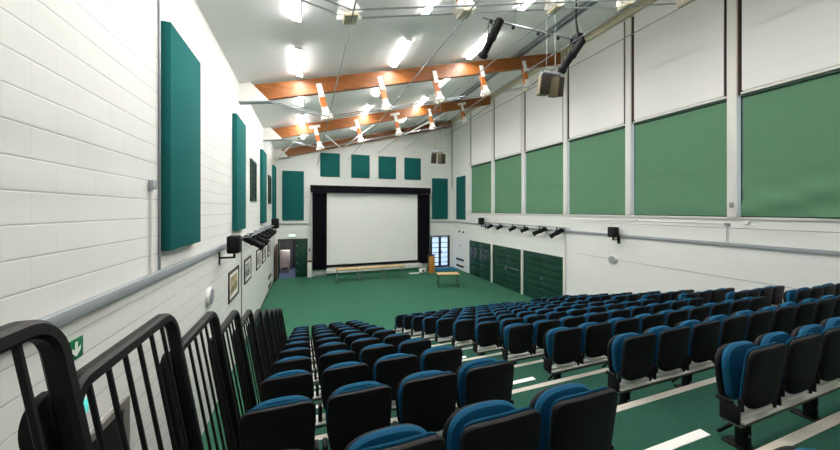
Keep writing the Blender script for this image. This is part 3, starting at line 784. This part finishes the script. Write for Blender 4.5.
# seat meshes (local: x across, +y to the stage, z up from tread)
def outline(w_top, w_bot, z0, z1, n_top, n_bot, N=44):
    zc = z0+(z1-z0)*.45; pts = []
    for i in range(N):
        a = 2*PI*i/N; c, s = math.cos(a), math.sin(a)
        n = n_top if s >= 0 else n_bot
        rx = math.copysign(abs(c)**(2/n), c); rz = math.copysign(abs(s)**(2/n), s)
        z = zc+rz*((z1-zc) if s >= 0 else (zc-z0))
        wv = w_bot+(w_top-w_bot)*min(1, max(0, (z-z0)/(z1-z0)))
        pts.append((rx*wv/2, z))
    return pts
def pad(out, y0, y1, r, yfn, bulge0=0.0, bulge1=0.0):
    """a slab with rounded rim following outline `out`, between y0 and y1; yfn bends it"""
    cx = 0; cz = sum(p[1] for p in out)/len(out); n = len(out)
    def ring(sh, y):
        sc = 1-sh
        return [(cx+(p[0]-cx)*sc, y, cz+(p[1]-cz)*sc) for p in out]
    k = r/.2
    rings = [ring(.72, y0-bulge0), ring(.4, y0-bulge0*.75), ring(k*1.0, y0), ring(k*.35, y0+r*.3), ring(0, y0+r), ring(0, y1-r), ring(k*.35, y1-r*.3), ring(k*1.0, y1), ring(.4, y1+bulge1*.75), ring(.72, y1+bulge1)]
    vs = [(x, y+yfn(x, z), z) for g in rings for (x, y, z) in g]; fs = []
    for i in range(len(rings)-1):
        for j in range(n):
            a = i*n+j; b = i*n+(j+1) % n; fs.append((a, b, b+n, a+n))
    fs += [tuple(range(n-1, -1, -1)), tuple(range((len(rings)-1)*n, len(rings)*n))]
    return MB().add(vs, fs)
bend = lambda x, z: -.12*(z-.27)+.30*x*x
shell = pad(outline(.398, .368, .285, .684, 8, 4), -.070, -.038, .012, bend, .004, 0)
# hand-grip lip along the lower rear edge
shell_me = shell.mesh('back_shell', M['seat_black'])
back_me = pad(outline(.374, .34, .30, .686, 7, 5), -.037, -.018, .012, bend, 0, .006).mesh('back_cushion', M['seat_blue'])
bend2 = lambda x, z: .06*(z-.30)-.10*x*x
pan_me = pad(outline(.422, .37, .285, .632, 3.0, 5), .050, .080, .012, bend2, 0, .006).mesh('seat_pan', M['seat_black'])
cush_me = pad(outline(.414, .35, .30, .653, 2.9, 5), -.002, .050, .022, bend2, .012, 0).mesh('seat_cushion', M['seat_blue'])
def bracket_mesh():
    b = MB()
    b.box(-.015, .015, -.045, .055, .20, .315, bevel=.008)
    b.box(-.012, .012, -.062, -.035, .29, .37, bevel=.006)
    b.box(-.0145, .0145, -.01, .075, .308, .335, bevel=.008)
    return b.mesh('hinge_bracket', M['seat_black'])
br_me = bracket_mesh()
foot_me = MB().box(-.20, .20, -.035, .035, .226, .246, bevel=.003).mesh('mounting_plate', M['white_cap'])
def make_seat(label, loc, group, rnd):
    t = thing('theatre_seat', label, 'seat', loc, group=group)
    link('back_shell', shell_me, t)
    bc = link('back_cushion', back_me, t)
    p = link('seat_pan', pan_me, t); c = link('seat_cushion', cush_me, t)
    a = rnd*math.radians(1.5)
    for o in (p, c): o.rotation_euler = (a, 0, 0)
    for sx in (-1, 1):
        o = link('hinge_bracket', br_me, t); o.location = (sx*.203, 0, 0)
    link('mounting_plate', foot_me, t)
    return t
BLOCKS = [(-.375, .456, 4, 'railing block', 'from the railing'), (2.50, .4645, 9, 'centre block', 'from railing-side aisle'), (7.54, .440, 4, 'window block', 'from window-side aisle')]
def leg_bm():
    b = MB()
    b.box(-.03, .03, -.03, .03, 0, .18, bevel=.004)
    b.box(-.05, .05, -.05, .09, 0, .012, bevel=.003)
    b.tube([(0, .03, .15), (0, .13, .02)], .012, 6)
    return b
leg_me = leg_bm().mesh('leg', M['black_metal'])
bolt_me = MB().lathe([(.012, 0), (.012, .006), (.006, .009)], Matrix.Translation((0, -.030, .09)) @ Matrix.Rotation(PI/2, 4, 'X'), 8).mesh('bolt', M['galv'])
for k in range(-1, 11):
    yk = 1.19+GO*k; z = tread(k)
    for bi, (x0, pitch, cnt, bn, frm) in enumerate(BLOCKS):
        if k == -1 and bi > 0: continue
        n0 = 3 if k == -1 else 0
        x1 = x0+pitch*cnt; xs = x0+pitch*n0
        t = thing('seat_rail', 'grey steel rail on black legs under the %s row from stage, %s' % (rowname(k), bn), 'seat rail', (xs, yk, z), group='seat rails in the %s' % bn)
        L = x1-xs
        MB().box(.033, L-.033, -.05, .05, .180, .214, bevel=.004).build('beam_rail', M['alu_grey'], t)
        MB().box(.034, L-.034, -.066, .062, .2145, .2255, bevel=.002).build('beam_cap', M['white_cap'], t)
        lx = [.16, L-.16] if L < 1 else ([.16, L/2, L-.16] if L < 2.5 else [.16, .16+(L-.32)*.22, .16+(L-.32)*.5, .16+(L-.32)*.76, L-.16])
        if L < .6: lx = [L/2]
        for q in lx:
            lg = link('leg', leg_me, t); lg.location = (q, 0, 0)
            bo = link('bolt', bolt_me, lg)
        for s in range(n0, cnt):
            lab = 'blue-black tip-up seat, %s, %s row from stage, %s seat %s' % (bn, rowname(k), ORD[s], frm)
            make_seat(lab, (x0+pitch*(s+.5), yk, z), 'tip-up seats in the %s' % bn, random.uniform(-1, 1))

# ------------------------------------------------------------------ railings
GT = 1.27
def sweep_rect(path, w, d, xfn):
    """path of (y,z); rectangular section w in the plane, d across; xfn(z) gives the lean"""
    n = len(path); vs = []; fs = []
    for i, (y, z) in enumerate(path):
        a = path[max(i-1, 0)]; b = path[min(i+1, n-1)]
        ty, tz = b[0]-a[0], b[1]-a[1]; l = math.hypot(ty, tz); ny, nz = -tz/l, ty/l
        ch = min(w, d)*.22
        for (p, q) in ((-w/2, -d/2+ch), (-w/2+ch, -d/2), (w/2-ch, -d/2), (w/2, -d/2+ch), (w/2, d/2-ch), (w/2-ch, d/2), (-w/2+ch, d/2), (-w/2, d/2-ch)):
            yy, zz = y+ny*p, z+nz*p
            vs.append((xfn(zz)+q, yy, zz))
    m = 8
    for i in range(n-1):
        for j in range(m): fs.append((i*m+j, i*m+(j+1) % m, (i+1)*m+(j+1) % m, (i+1)*m+j))
    fs += [tuple(range(m)), tuple(range(n*m-1, (n-1)*m-1, -1))]
    return MB().add(vs, fs)
lean = lambda z: -.210+.1655*(GT-z)-.21+.21
def guard_mesh():
    y0, y1, zt, zb, R = -.375, .375, GT-.025, -.12, .095
    path = [(y0, zb)]
    for i in range(9):
        a = PI-i*PI/16; path.append((y0+R+R*math.cos(a), zt-R+R*math.sin(a)))
    for i in range(9):
        a = PI/2-i*PI/16; path.append((y1-R+R*math.cos(a), zt-R+R*math.sin(a)))
    path.append((y1, zb))
    return sweep_rect(path, .048, .05, lean).mesh('frame', M['black_metal'])
fr_me = guard_mesh()
bal_me = sweep_rect([(0, -.07), (0, GT-.04)], .017, .014, lean).mesh('baluster', M['black_metal'])
low_me = sweep_rect([(-.37, -.07), (.37, -.07)], .04, .03, lean).mesh('bottom_rail', M['black_metal'])
def plate_mesh():
    o = lambda z: lean(z)-.048
    prof = []; y0, y1, zt, R = .300, .398, 1.04, .085
    pts = [(y1, -.2), (y1, zt)]
    for i in range(9):
        a = PI/2+i*PI/16; pts.append((y0+R+R*math.cos(a), zt-R+R*math.sin(a)))
    pts.append((y0, -.2))
    vs = [(o(z)-.012, y, z) for y, z in pts]+[(o(z)+.012, y, z) for y, z in pts]; n = len(pts)
    fs = [tuple(range(n)), tuple(range(2*n-1, n-1, -1))]+[(i, i+n, (i+1) % n+n, (i+1) % n) for i in range(n)]
    return MB().add(vs, fs).mesh('infill_plate', M['black'])
pl_me = plate_mesh()
for k in range(0, 11):
    t = thing('guard_rail', 'black barred guard rail with rounded corners beside the %s seat row from stage' % rowname(k), 'railing', (-.46, 1.15+GO*k-.375, tread(k)-.005), group='guard rails along the seating edge')
    link('frame', fr_me, t); link('bottom_rail', low_me, t); link('infill_plate', pl_me, t)
    for i in range(6):
        o = link('baluster', bal_me, t); o.location = (0, -.375+.107*(i+1), 0)
# ------------------------------------------------------------------ world, camera, view
wd = bpy.data.worlds.new('World'); SC.world = wd; wd.use_nodes = True
bg = wd.node_tree.nodes['Background']; bg.inputs[0].default_value = (.72, .84, 1.0, 1); bg.inputs[1].default_value = 1.1
cam = bpy.data.cameras.new('Camera'); co = bpy.data.objects.new('Camera', cam); COL.objects.link(co); SC.camera = co
cam.sensor_width = 36; cam.sensor_fit = 'HORIZONTAL'; cam.lens = 36*312/840
cam.shift_y = -15/840
co.location = (0, 0, EYE)
co.rotation_euler = (PI/2, 0, -math.atan2(113, 312))
cam.clip_start = .02; cam.clip_end = 200
SC.view_settings.view_transform = 'Standard'; SC.view_settings.look = 'None'
SC.view_settings.exposure = 0.96; SC.view_settings.gamma = 1.0
SC.view_settings.use_curve_mapping = False
SC.cycles.use_denoising = True
SC.cycles.max_bounces = 14; SC.cycles.diffuse_bounces = 10; SC.cycles.transparent_max_bounces = 8
SC.cycles.sample_clamp_indirect = 8
